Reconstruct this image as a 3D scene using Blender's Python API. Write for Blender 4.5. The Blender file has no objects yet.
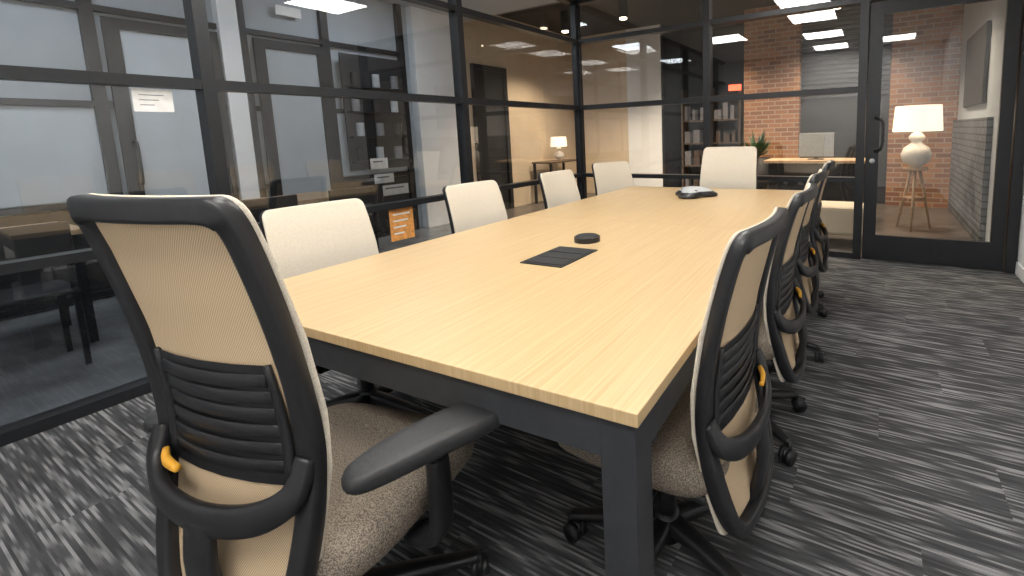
import bpy, bmesh, math, random
from mathutils import Vector, Matrix
random.seed(3)
sc=bpy.context.scene
sc.view_settings.view_transform='Standard'
COL=sc.collection

# ---------------------------------------------------------------- materials
def newmat(name):
    m=bpy.data.materials.new(name); m.use_nodes=True
    nt=m.node_tree; b=nt.nodes['Principled BSDF']; return m,nt,b
def pmat(name,c,rough=.5,metal=0,var=.06,scale=30,bump=0,spec=.5):
    m,nt,b=newmat(name)
    tc=nt.nodes.new('ShaderNodeTexCoord'); n=nt.nodes.new('ShaderNodeTexNoise'); n.inputs['Scale'].default_value=scale
    nt.links.new(tc.outputs['Object'],n.inputs['Vector'])
    r=nt.nodes.new('ShaderNodeValToRGB'); r.color_ramp.elements[0].position=.3; r.color_ramp.elements[1].position=.7
    r.color_ramp.elements[0].color=[max(0,x*(1-var)) for x in c]+[1]; r.color_ramp.elements[1].color=[min(1,x*(1+var)) for x in c]+[1]
    nt.links.new(n.outputs['Fac'],r.inputs['Fac']); nt.links.new(r.outputs['Color'],b.inputs['Base Color'])
    b.inputs['Roughness'].default_value=rough; b.inputs['Metallic'].default_value=metal
    b.inputs['Specular IOR Level'].default_value=spec
    if bump:
        bp=nt.nodes.new('ShaderNodeBump'); bp.inputs['Strength'].default_value=bump; bp.inputs['Distance'].default_value=.002
        nt.links.new(n.outputs['Fac'],bp.inputs['Height']); nt.links.new(bp.outputs['Normal'],b.inputs['Normal'])
    return m
def emat(name,c,s):
    m,nt,b=newmat(name); b.inputs['Base Color'].default_value=(*c,1)
    b.inputs['Emission Color'].default_value=(*c,1); b.inputs['Emission Strength'].default_value=s; return m
def math_node(nt,op,a,b=None):
    n=nt.nodes.new('ShaderNodeMath'); n.operation=op
    for i,v in enumerate((a,b)):
        if v is None: continue
        if isinstance(v,(int,float)): n.inputs[i].default_value=v
        else: nt.links.new(v,n.inputs[i])
    return n.outputs[0]
def carpet():
    m,nt,b=newmat('carpet_stripe'); L=nt.links
    tc=nt.nodes.new('ShaderNodeTexCoord'); sp=nt.nodes.new('ShaderNodeSeparateXYZ'); L.new(tc.outputs['Object'],sp.inputs[0])
    X,Y=sp.outputs[0],sp.outputs[1]
    ty=math_node(nt,'FLOOR',math_node(nt,'MULTIPLY',Y,4.0))
    tx=math_node(nt,'FLOOR',math_node(nt,'ADD',math_node(nt,'MULTIPLY',X,1.0),math_node(nt,'MULTIPLY',ty,.37)))
    cb=nt.nodes.new('ShaderNodeCombineXYZ'); L.new(tx,cb.inputs[0]); L.new(ty,cb.inputs[1])
    wn=nt.nodes.new('ShaderNodeTexWhiteNoise'); L.new(cb.outputs[0],wn.inputs['Vector'])
    off=wn.outputs['Value']
    row=math_node(nt,'FLOOR',math_node(nt,'MULTIPLY',Y,130.))
    c=nt.nodes.new('ShaderNodeCombineXYZ')
    L.new(math_node(nt,'ADD',math_node(nt,'MULTIPLY',X,4.2),math_node(nt,'MULTIPLY',off,37.)),c.inputs[0])
    L.new(math_node(nt,'MULTIPLY',row,7.31),c.inputs[1])
    n=nt.nodes.new('ShaderNodeTexNoise'); n.inputs['Scale'].default_value=1; n.inputs['Detail'].default_value=1.0
    L.new(c.outputs[0],n.inputs['Vector']); a=n.outputs['Fac']
    r=nt.nodes.new('ShaderNodeValToRGB'); cr=r.color_ramp
    cr.elements[0].position=.38; cr.elements[0].color=(.060,.062,.067,1)
    cr.elements[1].position=.65; cr.elements[1].color=(.33,.33,.34,1)
    e=cr.elements.new(.52); e.color=(.098,.10,.107,1)
    e=cr.elements.new(.57); e.color=(.19,.193,.20,1)
    L.new(a,r.inputs['Fac'])
    n2=nt.nodes.new('ShaderNodeTexNoise'); n2.inputs['Scale'].default_value=260; L.new(tc.outputs['Object'],n2.inputs['Vector'])
    mx=nt.nodes.new('ShaderNodeMixRGB'); mx.blend_type='MULTIPLY'; mx.inputs[0].default_value=.5
    L.new(r.outputs[0],mx.inputs[1]); L.new(n2.outputs['Fac'],mx.inputs[2])
    L.new(mx.outputs[0],b.inputs['Base Color']); b.inputs['Roughness'].default_value=.95; b.inputs['Specular IOR Level'].default_value=.15
    return m
def wood():
    m,nt,b=newmat('blond_oak'); L=nt.links
    tc=nt.nodes.new('ShaderNodeTexCoord'); mp=nt.nodes.new('ShaderNodeMapping'); mp.inputs['Scale'].default_value=(170,2.6,10)
    L.new(tc.outputs['Object'],mp.inputs[0])
    n=nt.nodes.new('ShaderNodeTexNoise'); n.inputs['Scale'].default_value=1; n.inputs['Detail'].default_value=3; L.new(mp.outputs[0],n.inputs['Vector'])
    r=nt.nodes.new('ShaderNodeValToRGB'); cr=r.color_ramp
    cr.elements[0].position=.28; cr.elements[0].color=(.50,.345,.18,1)
    cr.elements[1].position=.68; cr.elements[1].color=(.60,.44,.245,1)
    L.new(n.outputs['Fac'],r.inputs[0]); L.new(r.outputs[0],b.inputs['Base Color'])
    b.inputs['Roughness'].default_value=.36; b.inputs['Specular IOR Level'].default_value=.45; return m
def tweed(name,c1,c2,scale=260,bump=.35):
    m,nt,b=newmat(name); L=nt.links
    tc=nt.nodes.new('ShaderNodeTexCoord'); n=nt.nodes.new('ShaderNodeTexNoise'); n.inputs['Scale'].default_value=scale; n.inputs['Detail'].default_value=1
    L.new(tc.outputs['Object'],n.inputs['Vector']); r=nt.nodes.new('ShaderNodeValToRGB')
    r.color_ramp.elements[0].position=.42; r.color_ramp.elements[0].color=(*c1,1); r.color_ramp.elements[1].position=.58; r.color_ramp.elements[1].color=(*c2,1)
    L.new(n.outputs['Fac'],r.inputs[0]); L.new(r.outputs[0],b.inputs['Base Color']); b.inputs['Roughness'].default_value=.95
    b.inputs['Specular IOR Level'].default_value=.15
    bp=nt.nodes.new('ShaderNodeBump'); bp.inputs['Strength'].default_value=bump; bp.inputs['Distance'].default_value=.0015
    L.new(n.outputs['Fac'],bp.inputs['Height']); L.new(bp.outputs[0],b.inputs['Normal']); return m
def meshfabric(name,c1,c2):
    m,nt,b=newmat(name); L=nt.links
    tc=nt.nodes.new('ShaderNodeTexCoord'); sp=nt.nodes.new('ShaderNodeSeparateXYZ'); L.new(tc.outputs['Object'],sp.inputs[0])
    u=math_node(nt,'SINE',math_node(nt,'MULTIPLY',sp.outputs[0],1300.)); v=math_node(nt,'SINE',math_node(nt,'MULTIPLY',sp.outputs[2],1300.))
    w=math_node(nt,'ADD',math_node(nt,'MULTIPLY',math_node(nt,'MULTIPLY',u,v),.5),.5)
    r=nt.nodes.new('ShaderNodeValToRGB'); r.color_ramp.elements[0].color=(*c1,1); r.color_ramp.elements[1].color=(*c2,1)
    r.color_ramp.elements[0].position=.25; r.color_ramp.elements[1].position=.75
    L.new(w,r.inputs[0]); L.new(r.outputs[0],b.inputs['Base Color']); b.inputs['Roughness'].default_value=.9; b.inputs['Specular IOR Level'].default_value=.2
    return m
def brick(name,c1,c2,mo,axis='Y',s=1.0):
    m,nt,b=newmat(name); L=nt.links
    tc=nt.nodes.new('ShaderNodeTexCoord'); sp=nt.nodes.new('ShaderNodeSeparateXYZ'); L.new(tc.outputs['Object'],sp.inputs[0])
    cb=nt.nodes.new('ShaderNodeCombineXYZ')
    u=math_node(nt,'ADD',sp.outputs[0],sp.outputs[1]); L.new(u,cb.inputs[0]); L.new(sp.outputs[2],cb.inputs[1])
    br=nt.nodes.new('ShaderNodeTexBrick'); br.inputs['Scale'].default_value=1; br.inputs['Brick Width'].default_value=.21*s
    br.inputs['Row Height'].default_value=.075*s; br.inputs['Mortar Size'].default_value=.009*s
    br.inputs['Color1'].default_value=(*c1,1); br.inputs['Color2'].default_value=(*c2,1); br.inputs['Mortar'].default_value=(*mo,1)
    L.new(cb.outputs[0],br.inputs['Vector']); L.new(br.outputs['Color'],b.inputs['Base Color']); b.inputs['Roughness'].default_value=.85; return m
def glassmat():
    m=bpy.data.materials.new('partition_glass'); m.use_nodes=True; nt=m.node_tree; nt.nodes.clear(); L=nt.links
    o=nt.nodes.new('ShaderNodeOutputMaterial'); t=nt.nodes.new('ShaderNodeBsdfTransparent'); t.inputs[0].default_value=(.95,.97,.98,1)
    g=nt.nodes.new('ShaderNodeBsdfGlossy'); g.inputs['Roughness'].default_value=.0; mx=nt.nodes.new('ShaderNodeMixShader')
    f=nt.nodes.new('ShaderNodeFresnel'); f.inputs[0].default_value=1.5
    k=math_node(nt,'MULTIPLY',f.outputs[0],3.2); cl=math_node(nt,'MINIMUM',k,1.0)
    L.new(cl,mx.inputs[0]); L.new(t.outputs[0],mx.inputs[1]); L.new(g.outputs[0],mx.inputs[2]); L.new(mx.outputs[0],o.inputs[0]); return m

M_carpet=carpet(); M_wood=wood(); M_glass=glassmat()
M_frame=pmat('black_aluminium',(.022,.024,.028),.4,.3,.1)
M_black=pmat('chair_black_plastic',(.014,.0145,.017),.4,0,.15,60)
M_blk2=pmat('arm_pad_black',(.022,.023,.025),.55,0,.15,120,.3)
M_steel=pmat('table_steel',(.05,.053,.06),.42,.3,.1)
M_cream=tweed('cream_fabric',(.62,.555,.455),(.74,.675,.57),500)
M_mesh=meshfabric('tan_mesh',(.42,.30,.18),(.70,.55,.38))
M_seat=tweed('tweed_seat',(.12,.10,.08),(.29,.245,.20),360)
M_orange=pmat('orange_tab',(.85,.42,.04),.4)
M_wall=pmat('white_paint',(.80,.81,.82),.8,0,.02,5)
M_ceil=pmat('ceiling_tile',(.8,.8,.8),.9,0,.05,80)
M_grey=pmat('grey_paint',(.40,.44,.48),.7,0,.04,4)
M_frost=pmat('frosted_panel',(.54,.60,.66),.5,0,.04,4)
M_white=pmat('white_column_paint',(.88,.90,.92),.6,0,.02,4)
M_beige=pmat('warm_plaster',(.70,.58,.43),.8,0,.05,3)
M_dark=pmat('dark_paint',(.02,.021,.024),.6,0,.1)
M_conc=pmat('polished_concrete',(.20,.21,.22),.25,0,.25,3)
M_lfloor=pmat('lounge_floor_dark',(.12,.105,.095),.3,0,.25,4)
M_brick=brick('red_brick',(.38,.17,.07),(.18,.075,.04),(.36,.28,.2))
M_gbrick=brick('grey_brick',(.09,.10,.11),(.15,.16,.17),(.03,.03,.035))
M_panel=emat('led_panel',(1,.97,.92),22)
M_shade=emat('lamp_shade',(1,.86,.68),1.15)
M_ceram=pmat('white_ceramic',(.8,.76,.7),.3)
M_tan=pmat('tan_wood',(.5,.35,.22),.5,0,.15)
M_dwood=pmat('dark_wood',(.10,.07,.05),.5,0,.2)
M_paper=pmat('paper_white',(.85,.85,.84),.8)
M_ink=pmat('ink_grey',(.2,.2,.22),.8)
M_poster=pmat('orange_poster',(.80,.36,.10),.6,0,.2,40)
M_leaf=pmat('leaf_green',(.04,.09,.03),.5,0,.4,20)
M_exit=emat('exit_red',(1,.10,.04),3)
M_lcd=pmat('phone_grey',(.45,.47,.49),.4)
M_scr=pmat('screen_grey',(.30,.33,.35),.3)
M_hall=emat('corridor_led',(.88,.94,1),14)
M_bulb=emat('warm_bulb',(1,.8,.55),10)

# ---------------------------------------------------------------- mesh helpers
def mk(name,bm,mat,smooth=False,parent=None,loc=(0,0,0),rot=0):
    me=bpy.data.meshes.new(name); bm.normal_update(); bm.to_mesh(me); bm.free()
    mats=mat if isinstance(mat,(list,tuple)) else [mat]
    for x in mats: me.materials.append(x)
    if smooth:
        for p in me.polygons: p.use_smooth=True
    o=bpy.data.objects.new(name,me); COL.objects.link(o)
    if parent: o.parent=parent
    o.location=loc; o.rotation_euler=(0,0,rot); return o
def box(bm,x0,x1,y0,y1,z0,z1,mi=0,bev=0,seg=2):
    r=bmesh.ops.create_cube(bm,size=1)
    for v in r['verts']:
        v.co=Vector(((x0+x1)/2+v.co.x*(x1-x0),(y0+y1)/2+v.co.y*(y1-y0),(z0+z1)/2+v.co.z*(z1-z0)))
    fs=set(f for v in r['verts'] for f in v.link_faces)
    for f in fs: f.material_index=mi
    if bev:
        es=list(set(e for v in r['verts'] for e in v.link_edges))
        bmesh.ops.bevel(bm,geom=es,offset=bev,segments=seg,affect='EDGES',profile=.5)
def cyl(bm,c,r,h,axis='Z',seg=24,r2=None,mi=0):
    M=Matrix.Translation(c)
    if axis=='X': M=M@Matrix.Rotation(math.pi/2,4,'Y')
    if axis=='Y': M=M@Matrix.Rotation(math.pi/2,4,'X')
    q=bmesh.ops.create_cone(bm,cap_ends=True,segments=seg,radius1=r,radius2=r if r2 is None else r2,depth=h,matrix=M)
    for f in set(f for v in q['verts'] for f in v.link_faces): f.material_index=mi
def catmull(P,n,closed=False):
    out=[];N=len(P)
    rng=range(N if closed else N-1)
    for i in rng:
        if closed: a,b,c,d=P[(i-1)%N],P[i],P[(i+1)%N],P[(i+2)%N]
        else: a,b,c,d=P[max(i-1,0)],P[i],P[i+1],P[min(i+2,N-1)]
        for k in range(n):
            t=k/n
            out.append(tuple(.5*((2*b[j])+(-a[j]+c[j])*t+(2*a[j]-5*b[j]+4*c[j]-d[j])*t*t+(-a[j]+3*b[j]-3*c[j]+d[j])*t**3) for j in range(len(b))))
    if not closed: out.append(tuple(P[-1]))
    return out
def sweep(bm,P,ref=(0,1,0),closed=False,n=6,seg=12,mi=0,power=.6):
    Q=catmull(P,n,closed) if n>1 else P
    rings=[];N=len(Q)
    for i,q in enumerate(Q):
        p=Vector(q[:3])
        if closed: t=Vector(Q[(i+1)%N][:3])-Vector(Q[(i-1)%N][:3])
        else: t=Vector(Q[min(i+1,N-1)][:3])-Vector(Q[max(i-1,0)][:3])
        t.normalize(); s=t.cross(Vector(ref)); 
        if s.length<1e-4: s=t.cross(Vector((1,0,0)))
        s.normalize(); u=s.cross(t).normalized()
        ring=[]
        for k in range(seg):
            a=2*math.pi*k/seg; ca,sa=math.cos(a),math.sin(a)
            cx=math.copysign(abs(ca)**power,ca)*q[3]/2; sy=math.copysign(abs(sa)**power,sa)*q[4]/2
            ring.append(bm.verts.new(p+s*cx+u*sy))
        rings.append(ring)
    M=N if closed else N-1
    for i in range(M):
        a,b=rings[i],rings[(i+1)%N]
        for k in range(seg):
            f=bm.faces.new((a[k],a[(k+1)%seg],b[(k+1)%seg],b[k])); f.material_index=mi
    if not closed:
        for r,fl in((rings[0],True),(rings[-1],False)):
            f=bm.faces.new(r if not fl else r[::-1]); f.material_index=mi
    return rings
def empty(name,loc=(0,0,0),rot=0,s=1):
    e=bpy.data.objects.new(name,None); COL.objects.link(e); e.location=loc; e.rotation_euler=(0,0,rot); e.scale=(s,s,s); e.empty_display_size=.1; return e
def simple(name,boxes,mat,parent=None,loc=(0,0,0),rot=0,bev=0):
    bm=bmesh.new()
    for b in boxes: box(bm,*b[:6],mi=b[6] if len(b)>6 else 0,bev=bev)
    return mk(name,bm,mat,parent=parent,loc=loc,rot=rot)
def quad(name,co,mat,parent=None):
    bm=bmesh.new(); bm.faces.new([bm.verts.new(c) for c in co]); return mk(name,bm,mat,parent=parent)

# ---------------------------------------------------------------- room shell
XL,YF,XR,YB,ZC=-3.266,4.91,1.03,-1.3,2.85
simple('floor',[(XL,XR,YB,YF,-.05,0)],M_carpet)
simple('ceiling',[(XL,XR,YB,YF,ZC,ZC+.05)],M_ceil)
simple('wall_right',[(XR,XR+.1,YB,YF+.03,0,ZC)],M_wall)
simple('wall_back',[(XL-.1,XR+.1,YB-.1,YB,0,ZC)],M_wall)
simple('baseboard_right',[(XR-.012,XR,YB,YF-.05,0,.10)],M_wall)
RAILS=[(0,.055),(.73,.775),(1.555,1.61),(2.34,2.39),(ZC-.05,ZC)]
bx=[]
for a,b in RAILS: bx.append((XL-.048,XL+.048,YB,YF,a,b))
for y in(-.69,1.195,3.03,YF): bx.append((XL-.052,XL+.052,y-.03,y+.03,0,ZC))
simple('wall_left',bx,M_frame)
quad('window_1',((XL,YB,.05),(XL,YF,.05),(XL,YF,ZC),(XL,YB,ZC)),M_glass)
bx=[]
for a,b in RAILS: bx.append((XL,-.13,YF-.05,YF+.05,a,b))
bx+= [(-.13,XR,YF-.05,YF+.05,2.34,2.39),(-.13,XR,YF-.05,YF+.05,ZC-.05,ZC)]
for x in(XL,-1.61,-.15,.985): bx.append((x-.035,x+.035,YF-.055,YF+.055,0,ZC))
simple('wall_far',bx,M_frame)
bm=bmesh.new()
for x0,x1,z0,z1 in((XL,-.13,.05,ZC),(-.13,XR,2.36,ZC)):
    v=[bm.verts.new(c) for c in((x0,YF,z0),(x1,YF,z0),(x1,YF,z1),(x0,YF,z1))]; bm.faces.new(v)
mk('window_2',bm,M_glass)
D=empty('door_1',(0,YF,0))
simple('leaf_frame',[(-.105,.0,-.022,.022,.01,2.33),(.85,.94,-.022,.022,.01,2.33),(-.0,.85,-.022,.022,.01,.24),(-.0,.85,-.022,.022,2.22,2.33)],M_frame,D)
quad('door_glass',((0,0,.24),(.85,0,.24),(.85,0,2.22),(0,0,2.22)),M_glass,D)
bm=bmesh.new(); sweep(bm,[(-.03,-.02,1.02,.026,.026),(.0,-.075,1.03,.026,.026),(.025,-.085,1.08,.026,.026),(.025,-.085,1.26,.026,.026),(.0,-.075,1.31,.026,.026),(-.03,-.02,1.32,.026,.026)],ref=(1,0,0)); mk('pull_handle',bm,M_black,True,D)
bm=bmesh.new(); cyl(bm,(-.05,-.03,.93),.022,.02,'Y'); mk('lock_cylinder',bm,M_lcd,True,D)
for i,(x,y) in enumerate([(-.9,3.3),(-.9,2.3),(-.9,.8),(-.9,-.6),(-2.4,1.5),(.2,-.4)]):
    bm=bmesh.new(); box(bm,x-.32,x+.32,y-.32,y+.32,ZC-.012,ZC,0); box(bm,x-.3,x+.3,y-.3,y+.3,ZC-.016,ZC-.011,1); mk('ceiling_light',bm,[M_white,M_panel])

# ---------------------------------------------------------------- conference table
TA=.0468
T=empty('conference_table',(-1.222,2.345,0),TA)
W,Lh=1.565/2,3.38/2
bm=bmesh.new(); box(bm,-W,W,-Lh,-.0015,.712,.74,bev=.002); box(bm,-W,W,.0015,Lh,.712,.74,bev=.002); mk('tabletop',bm,M_wood,parent=T)
bm=bmesh.new(); i=.012
for s in(-1,1):
    box(bm,s*(W-i)-(.06 if s>0 else 0),s*(W-i)+(0 if s>0 else .06),-Lh+i,Lh-i,.625,.709)
    box(bm,-W+i,W-i,s*(Lh-i)-(.06 if s>0 else 0),s*(Lh-i)+(0 if s>0 else .06),.625,.709)
box(bm,-W+i,W-i,-.04,.04,.64,.709)
mk('apron',bm,M_steel,parent=T)
bm=bmesh.new()
for sx in(-1,1):
    for cy in(-Lh+i+.036,Lh-i-.036): box(bm,sx*(W-i-.036)-.038,sx*(W-i-.036)+.038,cy-.038,cy+.038,0,.71,bev=.003)
    box(bm,sx*.3-.04,sx*.3+.04,-.04,.04,0,.64,bev=.003)
mk('legs',bm,M_steel,parent=T)
bm=bmesh.new(); box(bm,-.1,.1,-.145,.145,0,.005,0,bev=.002)
for k in range(3): box(bm,-.09,.09,-.128+.088*k,-.048+.088*k,.005,.0065,1)
mk('table_power_hatch',bm,[M_black,M_blk2],loc=(-1.15,1.545,.7395),rot=TA)
bm=bmesh.new(); cyl(bm,(0,0,.012),.062,.024,seg=48); cyl(bm,(0,0,.027),.055,.006,seg=48,r2=.05,mi=1); mk('wireless_charging_puck',bm,[M_black,M_blk2],loc=(-1.2,1.83,.74))
bm=bmesh.new()
def lobes(r,amp,z,N=72): return [bm.verts.new(((r+amp*math.cos(3*a))*math.cos(a),(r+amp*math.cos(3*a))*math.sin(a),z)) for a in [2*math.pi*k/N for k in range(N)]]
prof=[(.135,.035,0),(.15,.04,.006),(.148,.04,.022),(.12,.03,.045),(.085,.018,.066),(.06,.004,.074)]
R=[lobes(*p) for p in prof]
for a,b in zip(R,R[1:]):
    for k in range(72):
        f=bm.faces.new((a[k],a[(k+1)%72],b[(k+1)%72],b[k])); 
        f.material_index=1 if b is R[4] or b is R[5] else 0
bm.faces.new(R[0][::-1]); f=bm.faces.new(R[-1]); f.material_index=1
for a in (math.pi/6,math.pi*5/6,-math.pi/2):
    cyl(bm,(.09*math.cos(a),.09*math.sin(a),.055),.014,.01,mi=0,seg=16)
mk('conference_phone',bm,[M_black,M_lcd],True,loc=(-1.26,3.47,.74),rot=.5)

# ---------------------------------------------------------------- office chair
ZS=[.38,.47,.60,.68,.80,.92,1.0]; YS=[-.250,-.232,-.208,-.205,-.225,-.26,-.29]; HS=[.172,.194,.210,.211,.208,.203,.198]
def itp(z,V):
    if z<=ZS[0]: return V[0]
    for i in range(len(ZS)-1):
        if z<=ZS[i+1]:
            t=(z-ZS[i])/(ZS[i+1]-ZS[i]); return V[i]*(1-t)+V[i+1]*t
    return V[-1]
def bsurf(x,z,off=0): return itp(z,YS)+.03*(x/.22)**2+off
def panel(z0,z1,inset,off,th,r=.03,nu=18,nv=34):
    bm=bmesh.new(); F=[];B=[]
    for j in range(nv+1):
        z=z0+(z1-z0)*(.5-.5*math.cos(math.pi*j/nv))
        w=itp(z,HS)-inset; d=min(z-z0,z1-z)
        if d<r: w=w-r+math.sqrt(max(0,r*r-(r-d)**2))
        rf=[];rb=[]
        for i in range(nu+1):
            u=-math.cos(math.pi*i/nu); x=u*w
            edge=min((1-abs(u))*w,d); rr=min(1,edge/.012); s=math.sqrt(max(0,1-(1-rr)**2))
            y=bsurf(x,z,off); rf.append(bm.verts.new((x,y+th/2*(.25+.75*s),z))); rb.append(bm.verts.new((x,y-th/2*(.25+.75*s),z)))
        F.append(rf);B.append(rb)
    for j in range(nv):
        for i in range(nu):
            bm.faces.new((F[j][i+1],F[j][i],F[j+1][i],F[j+1][i+1])); bm.faces.new((B[j][i],B[j][i+1],B[j+1][i+1],B[j+1][i]))
        bm.faces.new((F[j][0],B[j][0],B[j+1][0],F[j+1][0])); bm.faces.new((B[j][nu],F[j][nu],F[j+1][nu],B[j+1][nu]))
    for i in range(nu):
        bm.faces.new((F[0][i],F[0][i+1],B[0][i+1],B[0][i])); bm.faces.new((F[nv][i+1],F[nv][i],B[nv][i],B[nv][i+1]))
    return bm
def mesh_of(name,bm,mat,smooth=True):
    o=mk(name,bm,mat,smooth); me=o.data; bpy.data.objects.remove(o); return (name,me)
BK=[];SE=[];AR=[]
BK.append(mesh_of('back_cushion',panel(.375,1.0,-.003,.006,.011),M_cream))
BK.append(mesh_of('back_mesh',panel(.39,.98,.015,-.006,.010,r=.025),M_mesh))
bm=bmesh.new(); fw=.042; pts=[]
for z in [.60,.66,.74,.84,.92,.962]: pts.append((itp(z,HS)-.019,bsurf(.20,z,-.013),z,fw if z>.7 else .048,.032))
pts.append((.174,bsurf(.18,.982,-.014),.979,.038,.032)); pts.append((.145,bsurf(.15,.983,-.014),.983,.033,.032)); pts.append((.08,bsurf(.08,.983,-.014),.983,.032,.032)); pts.append((0,bsurf(0,.983,-.014),.983,.032,.032))
right=pts[:]; left=[(-p[0],)+p[1:] for p in pts[:-1]][::-1]
low=[(-.190,-.212,.53,.044,.036),(-.178,-.232,.46,.040,.038),(-.155,-.25,.405,.034,.034),(-.11,-.262,.378,.030,.03),(0,-.27,.37,.030,.03),(.11,-.262,.378,.030,.03),(.155,-.25,.405,.034,.034),(.178,-.232,.46,.040,.038),(.190,-.212,.53,.044,.036)]
sweep(bm,right+left+low,closed=True,n=4,seg=14,power=.45)
BK.append(mesh_of('back_frame',bm,M_black))
bm=bmesh.new()
sweep(bm,[(-.196,-.205,.63,.036,.028),(-.185,-.230,.585,.042,.028),(-.12,-.258,.558,.044,.024),(0,-.270,.548,.044,.024),(.12,-.258,.558,.044,.024),(.185,-.230,.585,.042,.028),(.196,-.205,.63,.036,.028)],n=6,power=.5)
sweep(bm,[(0,-.270,.55,.07,.022),(0,-.278,.47,.075,.026),(0,-.25,.385,.085,.032),(0,-.18,.365,.10,.036),(0,-.08,.365,.12,.04)],ref=(0,.5,1),n=5)
BK.append(mesh_of('back_yoke',bm,M_black))
bm=bmesh.new()
for k in range(6):
    z=.612+.026*k; w=.155-.003*k
    sweep(bm,[(-w,bsurf(w,z,-.017),z,.019,.004),(-w/2,bsurf(w/2,z,-.019),z,.019,.004),(0,bsurf(0,z,-.020),z,.019,.004),(w/2,bsurf(w/2,z,-.019),z,.019,.004),(w,bsurf(w,z,-.017),z,.019,.004)],n=3,seg=8)
for s in(-1,1): sweep(bm,[(s*.158,bsurf(.165,.60,-.019),.59,.024,.012),(s*.155,bsurf(.16,.67,-.019),.67,.022,.012),(s*.148,bsurf(.15,.76,-.016),.765,.012,.010)],n=3,seg=8)
sheet=[[bm.verts.new((x,bsurf(x,z,-.0155),z)) for x in(-.155,-.075,0,.075,.155)] for z in(.585,.67,.765)]
for a,b in zip(sheet,sheet[1:]):
    for i in range(4): bm.faces.new((a[i],a[i+1],b[i+1],b[i]))
BK.append(mesh_of('lumbar_support',bm,M_black))
bm=bmesh.new()
sweep(bm,[(-.158,bsurf(.155,.6,-.034),.604,.014,.012),(-.125,bsurf(.125,.6,-.046),.602,.016,.014),(-.08,bsurf(.08,.6,-.048),.600,.010,.012)],n=4,seg=10)
BK.append(mesh_of('lumbar_tab',bm,M_orange))
bm=bmesh.new(); R=[]
for (k,z) in((.86,.405),(.95,.405),(.985,.415),(1,.435),(.995,.455),(.965,.472),(.90,.482),(.75,.487),(.4,.488)):
    ring=[]
    for a in range(64):
        t=2*math.pi*a/64; c,s=math.cos(t),math.sin(t)
        x=math.copysign(abs(c)**.42,c)*.25*k; y=math.copysign(abs(s)**.42,s)*.245*k+.015
        zz=z-(.02*max(0,(y-.15)/.1)**2 if z>.41 else 0)+(.008*(x/.25)**2 if z>.46 else 0)
        ring.append(bm.verts.new((x,y,zz)))
    R.append(ring)
for a,b in zip(R,R[1:]):
    for k in range(64): bm.faces.new((a[k],a[(k+1)%64],b[(k+1)%64],b[k]))
bm.faces.new(R[0][::-1]); bm.faces.new(R[-1])
SE.append(mesh_of('seat',bm,M_seat))
bm=bmesh.new(); box(bm,-.21,.21,-.2,.21,.385,.407,bev=.008); box(bm,-.09,.09,-.13,.1,.335,.39,bev=.015)
sweep(bm,[(.08,.0,.365,.012,.012),(.2,.0,.37,.012,.012),(.25,.0,.375,.028,.014)],ref=(0,0,1),n=3,seg=8)
SE.append(mesh_of('seat_mechanism',bm,M_black))
bm=bmesh.new()
for s in(-1,1):
    sweep(bm,[(s*.10,-.01,.375,.075,.024),(s*.22,-.01,.375,.07,.026),(s*.283,-.01,.385,.062,.032),(s*.296,-.01,.43,.058,.032),(s*.297,-.01,.52,.054,.032),(s*.297,-.01,.565,.052,.032)],ref=(s*1,0,.02),n=5)
    sweep(bm,[(s*.297,-.01,.54,.040,.024),(s*.298,-.01,.648,.040,.024)],ref=(1,0,0),n=2)
AR.append(mesh_of('arm_posts',bm,M_black))
bm=bmesh.new(); R=[]
for k,z in((.8,-.019),(.95,-.017),(1,-.009),(1,.003),(.965,.012),(.87,.016),(.4,.017)):
    ring=[]
    for a in range(40):
        t=2*math.pi*a/40; c,q=math.cos(t),math.sin(t)
        y=math.copysign(abs(q)**.7,q)*.142*k; x=math.copysign(abs(c)**.6,c)*(.047+.007*(y/.13))*(k if k>.7 else .5)
        ring.append(bm.verts.new((x,y,z-.008*(y/.13)**2)))
    R.append(ring)
for a,b in zip(R,R[1:]):
    for k in range(40): bm.faces.new((a[k],a[(k+1)%40],b[(k+1)%40],b[k]))
bm.faces.new(R[0][::-1]); bm.faces.new(R[-1])
PAD=mesh_of('arm_pad',bm,M_blk2)
Lo=[]
bm=bmesh.new(); cyl(bm,(0,0,.10),.045,.08,r2=.035)
for k in range(5):
    a=2*math.pi*k/5+.3; c,s=math.cos(a),math.sin(a)
    sweep(bm,[(.02*c,.02*s,.105,.06,.05),(.12*c,.12*s,.10,.05,.038),(.24*c,.24*s,.082,.04,.028),(.30*c,.30*s,.075,.034,.022)],ref=(0,0,1),n=4)
Lo.append(mesh_of('base_star',bm,M_black))
bm=bmesh.new()
for k in range(5):
    a=2*math.pi*k/5+.3; c,s=math.cos(a),math.sin(a); p=Vector((.30*c,.30*s,0)); b=a+1.1*k; d=Vector((math.cos(b),math.sin(b),0)); q=p+Vector((-d.y,d.x,0))*.015
    for w in(-1,1):
        M=Matrix.Translation(q+d*w*.014+Vector((0,0,.029)))@Matrix.Rotation(b,4,'Z')@Matrix.Rotation(math.pi/2,4,'Y')
        bmesh.ops.create_cone(bm,cap_ends=True,segments=24,radius1=.029,radius2=.029,depth=.018,matrix=M)
    cyl(bm,(p.x,p.y,.058),.009,.04,seg=12)
    M=Matrix.Translation(q+Vector((0,0,.036)))@Matrix.Rotation(b,4,'Z'); r=bmesh.ops.create_cube(bm,size=1,matrix=M@Matrix.Diagonal((.01,.05,.045,1)))
Lo.append(mesh_of('casters',bm,M_black))
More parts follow.
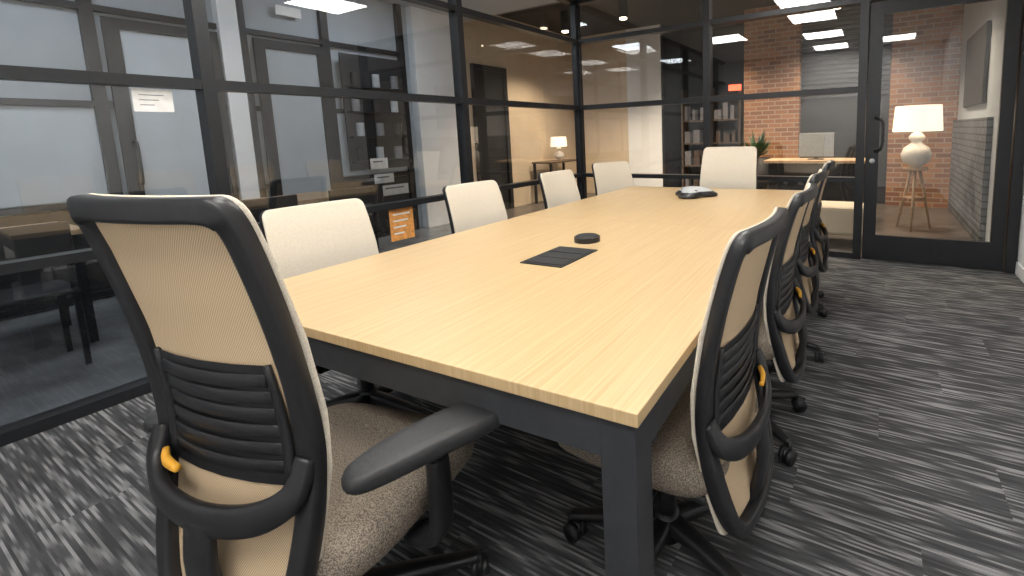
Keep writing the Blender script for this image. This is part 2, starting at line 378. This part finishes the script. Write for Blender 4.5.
bm=bmesh.new(); cyl(bm,(0,0,.21),.028,.2); cyl(bm,(0,0,.33),.016,.22); LIFT=mesh_of('gas_lift',bm,M_black)
def chair(x,y,deg,dz=0,s=1.0,base=0,k=1.0,adz=0,tab=1,sdz=None,kx=1.0,prot=(0,0),pofs=((0,0),(0,0)),ps=1.0):
    """dz back height offset, k vertical back stretch about z=.60, adz arm height, sdz seat height,
    prot/pofs swivel and slide of the left/right arm pads"""
    if sdz is None: sdz=min(dz,0)
    e=empty('office_chair',(x,y,0),math.radians(deg),s)
    def add(n,me,loc,sc3=(1,1,1),rz=0):
        o=bpy.data.objects.new(n,me); COL.objects.link(o); o.parent=e; o.location=loc; o.scale=sc3; o.rotation_euler=(0,0,rz)
    for n,me in BK: add(n,me,(0,0,dz+.6*(1-k)),((tab if n=='lumbar_tab' else 1)*kx,1,k))
    for n,me in SE: add(n,me,(0,0,sdz))
    for n,me in AR: add(n,me,(0,0,sdz+adz))
    for j,sg in enumerate((-1,1)):
        add(PAD[0],PAD[1],(sg*.303+pofs[j][0],.02+pofs[j][1],.655+sdz+adz),(ps,ps,1),math.radians(prot[j]))
    for n,me in Lo: add(n,me,(0,0,0),rz=base)
    add(LIFT[0],LIFT[1],(0,0,sdz))
    return e
chair(-1.135,.572,12,0,1.045,.4,k=1.285,adz=-.005,sdz=-.04,kx=.96,prot=(6,-27),pofs=((0,-.05),(.03,-.085)),ps=1.1)
chair(-1.97,1.16,-90,-.07,1,.2,k=1.1,sdz=-.02,kx=1.09,adz=-.035)
chair(-1.99,2.12,-90,-.075,1,.9,k=1.1,sdz=-.02,kx=1.07,adz=-.035)
chair(-2.02,3.06,-90,-.08,1,.5,k=1.1,sdz=-.02,kx=1.07,adz=-.035)
chair(-2.01,3.80,-112,-.06,1,.1,k=1.1,sdz=-.02,kx=1.07,adz=-.035)
chair(-1.20,4.02,180,.045,1.05,.3,sdz=0,kx=1.16,adz=-.08)
chair(-.51,1.15,88,-.045,1,.35,k=1.19,tab=-1,sdz=0,kx=1.03,adz=-.055)
chair(-.51,1.87,90,-.035,1,.1,k=1.14,tab=-1,sdz=0,kx=1.03,adz=-.055)
chair(-.54,2.60,90,-.035,1,.6,k=1.14,tab=-1,sdz=0,kx=1.03,adz=-.055)
chair(-.56,3.38,92,-.035,1,.2,k=1.14,tab=-1,sdz=0,kx=1.03,adz=-.055)

# ---------------------------------------------------------------- corridor beyond left glass
XC=-5.7
simple('floor_corridor',[(XC-.2,XL-.05,-3.5,5.4,-.05,-.002)],M_conc)
simple('ceiling_corridor',[(XC-.2,XL-.05,-3.5,5.4,3.05,3.1)],M_grey)
simple('wall_corridor',[(XC-.1,XC,-3.5,5.4,0,3.05)],M_grey)
simple('wall_corridor_end',[(XC,XL-.06,-3.6,-3.5,0,3.05)],M_grey)
bx=[]
for y in(-2.,-.6,.55,1.35,2.42,3.25,4.25): bx.append((XC,XC+.06,y-.04,y+.04,0,3.05))
for z in(.02,.78,1.6,2.38): bx.append((XC,XC+.05,-3.5,4.3,z,z+.05))
simple('trim_1',bx,M_frame)
bx=[]
for y0,y1 in((-1.96,-.64),(-.56,.51),(.59,1.31),(3.29,4.21)):
    bx.append((XC+.002,XC+.02,y0,y1,.84,1.59))
simple('window_3',bx,M_frost)
bx=[(XC+.002,XC+.02,a,b,.07,.77) for a,b in((-1.96,-.64),(-.56,.51),(.59,1.31),(3.29,4.21))]
simple('trim_3',bx,M_dark)
simple('wall_column_white',[(XC,XC+.12,4.4,5.25,0,3.05),(XC,XC+.10,2.22,2.38,0,3.05)],M_white)
DD=empty('door_2',(XC+.07,0,0))
simple('leaf',[(-.01,.02,1.42,1.52,.01,2.34),(-.01,.02,2.1,2.2,.01,2.34),(-.01,.02,1.5,2.1,.01,.2),(-.01,.02,1.5,2.1,2.25,2.34),(-.005,.0,1.5,2.1,.2,2.25,1)],[M_frame,M_frost],DD)
bm=bmesh.new(); sweep(bm,[(.02,1.5,.95,.025,.025),(.08,1.5,.97,.025,.025),(.08,1.5,1.28,.025,.025),(.02,1.5,1.3,.025,.025)],ref=(0,1,0),n=4); mk('pull_handle',bm,M_black,True,DD)
DD=empty('door_3',(XC+.07,0,0))
simple('leaf',[(-.01,.02,2.5,2.6,.01,2.34),(-.01,.02,3.12,3.22,.01,2.34),(-.01,.02,2.6,3.12,.01,.2),(-.01,.02,2.6,3.12,2.25,2.34),(-.005,.0,2.6,3.12,.2,2.25,1)],[M_frame,M_grey],DD)
simple('door_number_sign',[(XC+.06,XC+.075,2.75,3.0,2.62,2.72)],M_paper)
bm=bmesh.new(); box(bm,XL+.006,XL+.008,.89,1.045,1.43,1.545,0)
for k in range(3): box(bm,XL+.008,XL+.0085,.915,1.01-.02*k,1.512-.025*k,1.516-.025*k,1)
mk('paper_notice',bm,[M_paper,M_ink])
bm=bmesh.new(); box(bm,XL+.006,XL+.008,2.22,2.43,.47,.72,0)
for k in range(4): box(bm,XL+.008,XL+.0085,2.25,2.40-.02*k,.67-.05*k,.682-.05*k,1)
mk('orange_flyer',bm,[M_poster,M_paper])
bm=bmesh.new()
for y0,y1,z0,z1 in((2.14,2.30,.93,1.0),(2.2,2.42,.83,.91),(2.12,2.26,1.04,1.12)): box(bm,XL-.01,XL-.008,y0,y1,z0,z1,0); box(bm,XL-.008,XL-.0075,y0+.02,y1-.04,z1-.03,z1-.02,1)
mk('paper_notice',bm,[M_paper,M_ink])
E=empty('wall_rack',(XC+.13,3.75,0)); bm=bmesh.new(); box(bm,-.02,.0,-.4,.4,.9,2.3,0)
mk('board',bm,M_dark,parent=E); bm=bmesh.new()
for j in range(4):
    for k in range(3): cyl(bm,(.03,-.28+.26*k+.03*(j%2),1.1+.3*j),.045,.16,'Z',16,mi=(j+k)%3)
    box(bm,0,.09,-.38,.38,1.0+.3*j,1.015+.3*j,0)
mk('bottles_and_shelves',bm,[M_black,M_lcd,M_ink],parent=E)
for y in(.2,2.0):
    E=empty('work_table',(-4.75,y,0)); simple('top',[(-.35,.35,-.7,.7,.72,.75)],M_tan,E); simple('legs',[(a-.02,a+.02,b-.02,b+.02,0,.72) for a in(-.3,.3) for b in(-.65,.65)],M_frame,E)
for x,y in((-4.2,-.1),(-4.2,.55),(-4.2,1.75),(-4.2,2.4)):
    E=empty('side_chair',(x,y,0)); 
    simple('seat_and_back',[(-.2,.2,-.2,.2,.43,.46),(.18,.21,-.2,.2,.6,.85)],M_dark,E,bev=.008)
    simple('legs',[(a-.012,a+.012,b-.012,b+.012,0,.45 if a<0 else .85) for a in(-.18,.19) for b in(-.18,.18)],M_frame,E)
for y in(-1.5,.9,3.4):
    simple('ceiling_light_hall',[(-4.85,-4.25,y-.3,y+.3,3.035,3.05)],M_hall)

# ---------------------------------------------------------------- lounge beyond far glass
YL=8.5
simple('floor_lounge',[(XC-.2,XR+.1,YF+.05,YL+1.5,-.05,-.003)],M_lfloor)
simple('ceiling_lounge',[(XC-.2,XR+.1,YF+.06,YL+1.5,3.3,3.35)],M_dark)
simple('wall_lounge_left',[(XC-.1,XC,5.4,YL,0,3.3)],M_beige)
simple('wall_lounge_far',[(XC,-4.46,YL,YL+.1,0,3.3),(-4.46,-3.72,YL-.02,YL+.1,0,3.3,2),(-3.72,XR+.1,YL+1.0,YL+1.1,0,3.3,1),(-3.82,-3.72,YL,YL+1.1,0,3.3,1)],[M_beige,M_dark,M_white])
simple('brick_pier',[(-2.1,-1.19,YL-.1,YL+.4,0,3.3)],M_brick)
simple('wall_brick',[(.12,XR+.1,YL-.1,YL+.1,0,3.3)],M_brick)
bm=bmesh.new(); box(bm,-1.19,.12,YL+.12,YL+.16,0,3.3,0)
for k in range(22): box(bm,-1.19,.12,YL+.06,YL+.12,1.75+k*.075,1.79+k*.075,1)
mk('roller_shutter',bm,[M_dark,M_steel])
simple('wall_lounge_right',[(.98,XR+.1,YF+.06,YL-.1,0,3.3,0),(.93,.98,5.9,YL-.1,0,1.3,1)],[M_grey,M_gbrick])
simple('wall_screen',[(.935,.975,6.3,7.6,1.45,2.3)],M_dark,bev=.01)
simple('door_4',[(XC,XC+.06,5.5,5.58,0,2.4),(XC,XC+.06,6.2,6.28,0,2.4),(XC,XC+.06,5.5,6.28,2.35,2.43),(XC,XC+.03,5.58,6.2,0,2.35)],M_frame)
E=empty('shelving_unit',(-2.9,9.1,0)); bx=[(a,a+.04,-.15,.15,0,2.1) for a in(-.6,-.02,.56)]+[(-.6,.6,-.15,.15,z,z+.03) for z in(.1,.55,1.0,1.45,1.9)]
simple('frame',bx,M_dwood,E)
bm=bmesh.new()
for z in(.13,.58,1.03,1.48):
    x=-.54
    while x<.5:
        w=random.uniform(.05,.14); box(bm,x,x+w,-.1,.1,z,z+random.uniform(.12,.32),random.choice((0,1,2))); x+=w+random.uniform(.02,.12)
mk('shelf_items',bm,[M_ink,M_ink,M_dwood],parent=E)
def lamp(x,y,kind='floor_lamp',s=1,z0=0):
    E=empty(kind,(x,y,z0),0,s)
    bm=bmesh.new()
    if kind=='floor_lamp':
        for k in range(3):
            a=2*math.pi*k/3+.4; sweep(bm,[(.05*math.cos(a),.05*math.sin(a),.72,.035,.035),(.2*math.cos(a),.2*math.sin(a),0.0,.025,.025)],ref=(0,1,0),n=1,seg=10)
        cyl(bm,(0,0,.73),.13,.03); cyl(bm,(0,0,.38),.11,.012)
        mk('tripod',bm,M_tan,True,E); oz=0
    else: 
        cyl(bm,(0,0,.01),.08,.02); mk('foot',bm,M_tan,True,E); oz=-.735
    bm=bmesh.new(); prof=[(.05,.745),(.07,.76),(.14,.82),(.16,.90),(.13,.98),(.06,1.03),(.05,1.05),(.08,1.08),(.085,1.11),(.05,1.15),(.02,1.17),(.02,1.22)]
    R=[[bm.verts.new((r*math.cos(2*math.pi*k/32),r*math.sin(2*math.pi*k/32),z+oz)) for k in range(32)] for r,z in prof]
    for a,b in zip(R,R[1:]):
        for k in range(32): bm.faces.new((a[k],a[(k+1)%32],b[(k+1)%32],b[k]))
    mk('ceramic_body',bm,M_ceram,True,E)
    bm=bmesh.new(); q=[[bm.verts.new((r*math.cos(2*math.pi*k/40),r*math.sin(2*math.pi*k/40),z+oz)) for k in range(40)] for r,z in((.255,1.17),(.235,1.47))]
    for k in range(40): bm.faces.new((q[0][k],q[0][(k+1)%40],q[1][(k+1)%40],q[1][k]))
    mk('shade',bm,M_shade,True,E)
lamp(.39,6.62)
lamp(-5.35,7.3,'table_lamp',.62,.78)
E=empty('console_table',(-5.4,7.3,0)); simple('top',[(-.22,.22,-.5,.5,.75,.78)],M_dwood,E); simple('legs',[(a-.02,a+.02,b-.02,b+.02,0,.75) for a in(-.19,.19) for b in(-.46,.46)],M_frame,E)
E=empty('reception_counter',(-.75,7.0,0)); simple('top',[(-.65,.65,-.3,.3,.78,.82)],M_tan,E,bev=.005); simple('body',[(-.6,.6,-.22,.25,0,.78)],M_dark,E)
E=empty('computer_monitor',(-.75,6.95,.82)); simple('screen',[(-.22,.22,-.015,.015,.04,.36,0)],M_scr,E,bev=.004); simple('stand',[(-.03,.03,.015,.04,0,.2),(-.1,.1,-.07,.09,0,.01)],M_black,E)
E=empty('upholstered_ottoman',(-.36,5.55,0)); simple('cushion',[(-.25,.25,-.25,.25,.12,.42)],M_cream,E,bev=.04); simple('feet',[(a-.02,a+.02,b-.02,b+.02,0,.13) for a in(-.19,.19) for b in(-.19,.19)],M_tan,E)
E=empty('potted_plant',(-1.72,7.75,0)); bm=bmesh.new(); cyl(bm,(0,0,.4),.15,.8,r2=.2); mk('planter',bm,M_dark,True,E)
bm=bmesh.new()
for k in range(60):
    a=random.uniform(0,6.28); el=random.uniform(.3,1.4); l=random.uniform(.25,.5); d=Vector((math.cos(a)*math.cos(el),math.sin(a)*math.cos(el),math.sin(el))); s=Vector((-d.y,d.x,0)).normalized()*.035
    p=Vector((0,0,.8)); v=[bm.verts.new(c) for c in(p,p+d*l*.5+s,p+d*l,p+d*l*.5-s)]; bm.faces.new(v)
mk('leaves',bm,M_leaf,False,E)
simple('exit_sign',[(-2.09,-1.90,7.4,7.43,1.87,1.96)],M_exit)
for x,y in((-4.6,6.6),(-3.4,6.4),(-1.8,6.2),(0,6.6),(-.6,7.7),(-2.6,7.6)):
    E=empty('pendant_downlight',(x,y,0)); bm=bmesh.new(); cyl(bm,(0,0,3.12),.07,.3); cyl(bm,(0,0,2.96),.055,.02,mi=1); mk('can',bm,[M_dark,M_bulb],True,E)
    l=bpy.data.lights.new('downlight_lamp','SPOT'); l.energy=230; l.color=(1,.80,.58); l.spot_size=2.2; l.spot_blend=.6; l.shadow_soft_size=.06
    o=bpy.data.objects.new('downlight_lamp',l); COL.objects.link(o); o.parent=E; o.location=(0,0,2.93)

# ---------------------------------------------------------------- world, camera
w=bpy.data.worlds.new('World'); sc.world=w; w.use_nodes=True; w.node_tree.nodes['Background'].inputs[0].default_value=(.4,.45,.5,1); w.node_tree.nodes['Background'].inputs[1].default_value=.15
r=Vector((0.87193,0.48867,-0.03059)); d=Vector((0.03519,-0.12486,-0.99155)); f=Vector((-0.48836,0.86349,-0.12606))
cam=bpy.data.cameras.new('camera'); co=bpy.data.objects.new('camera',cam); COL.objects.link(co)
u=-d; b=-f
co.matrix_world=Matrix(((r.x,u.x,b.x,0),(r.y,u.y,b.y,0),(r.z,u.z,b.z,1.24),(0,0,0,1)))
cam.sensor_width=36; cam.lens=466.31/1024*36; cam.shift_x=-103.8/1024; cam.shift_y=-93.94/1024; cam.clip_start=.02
sc.camera=co
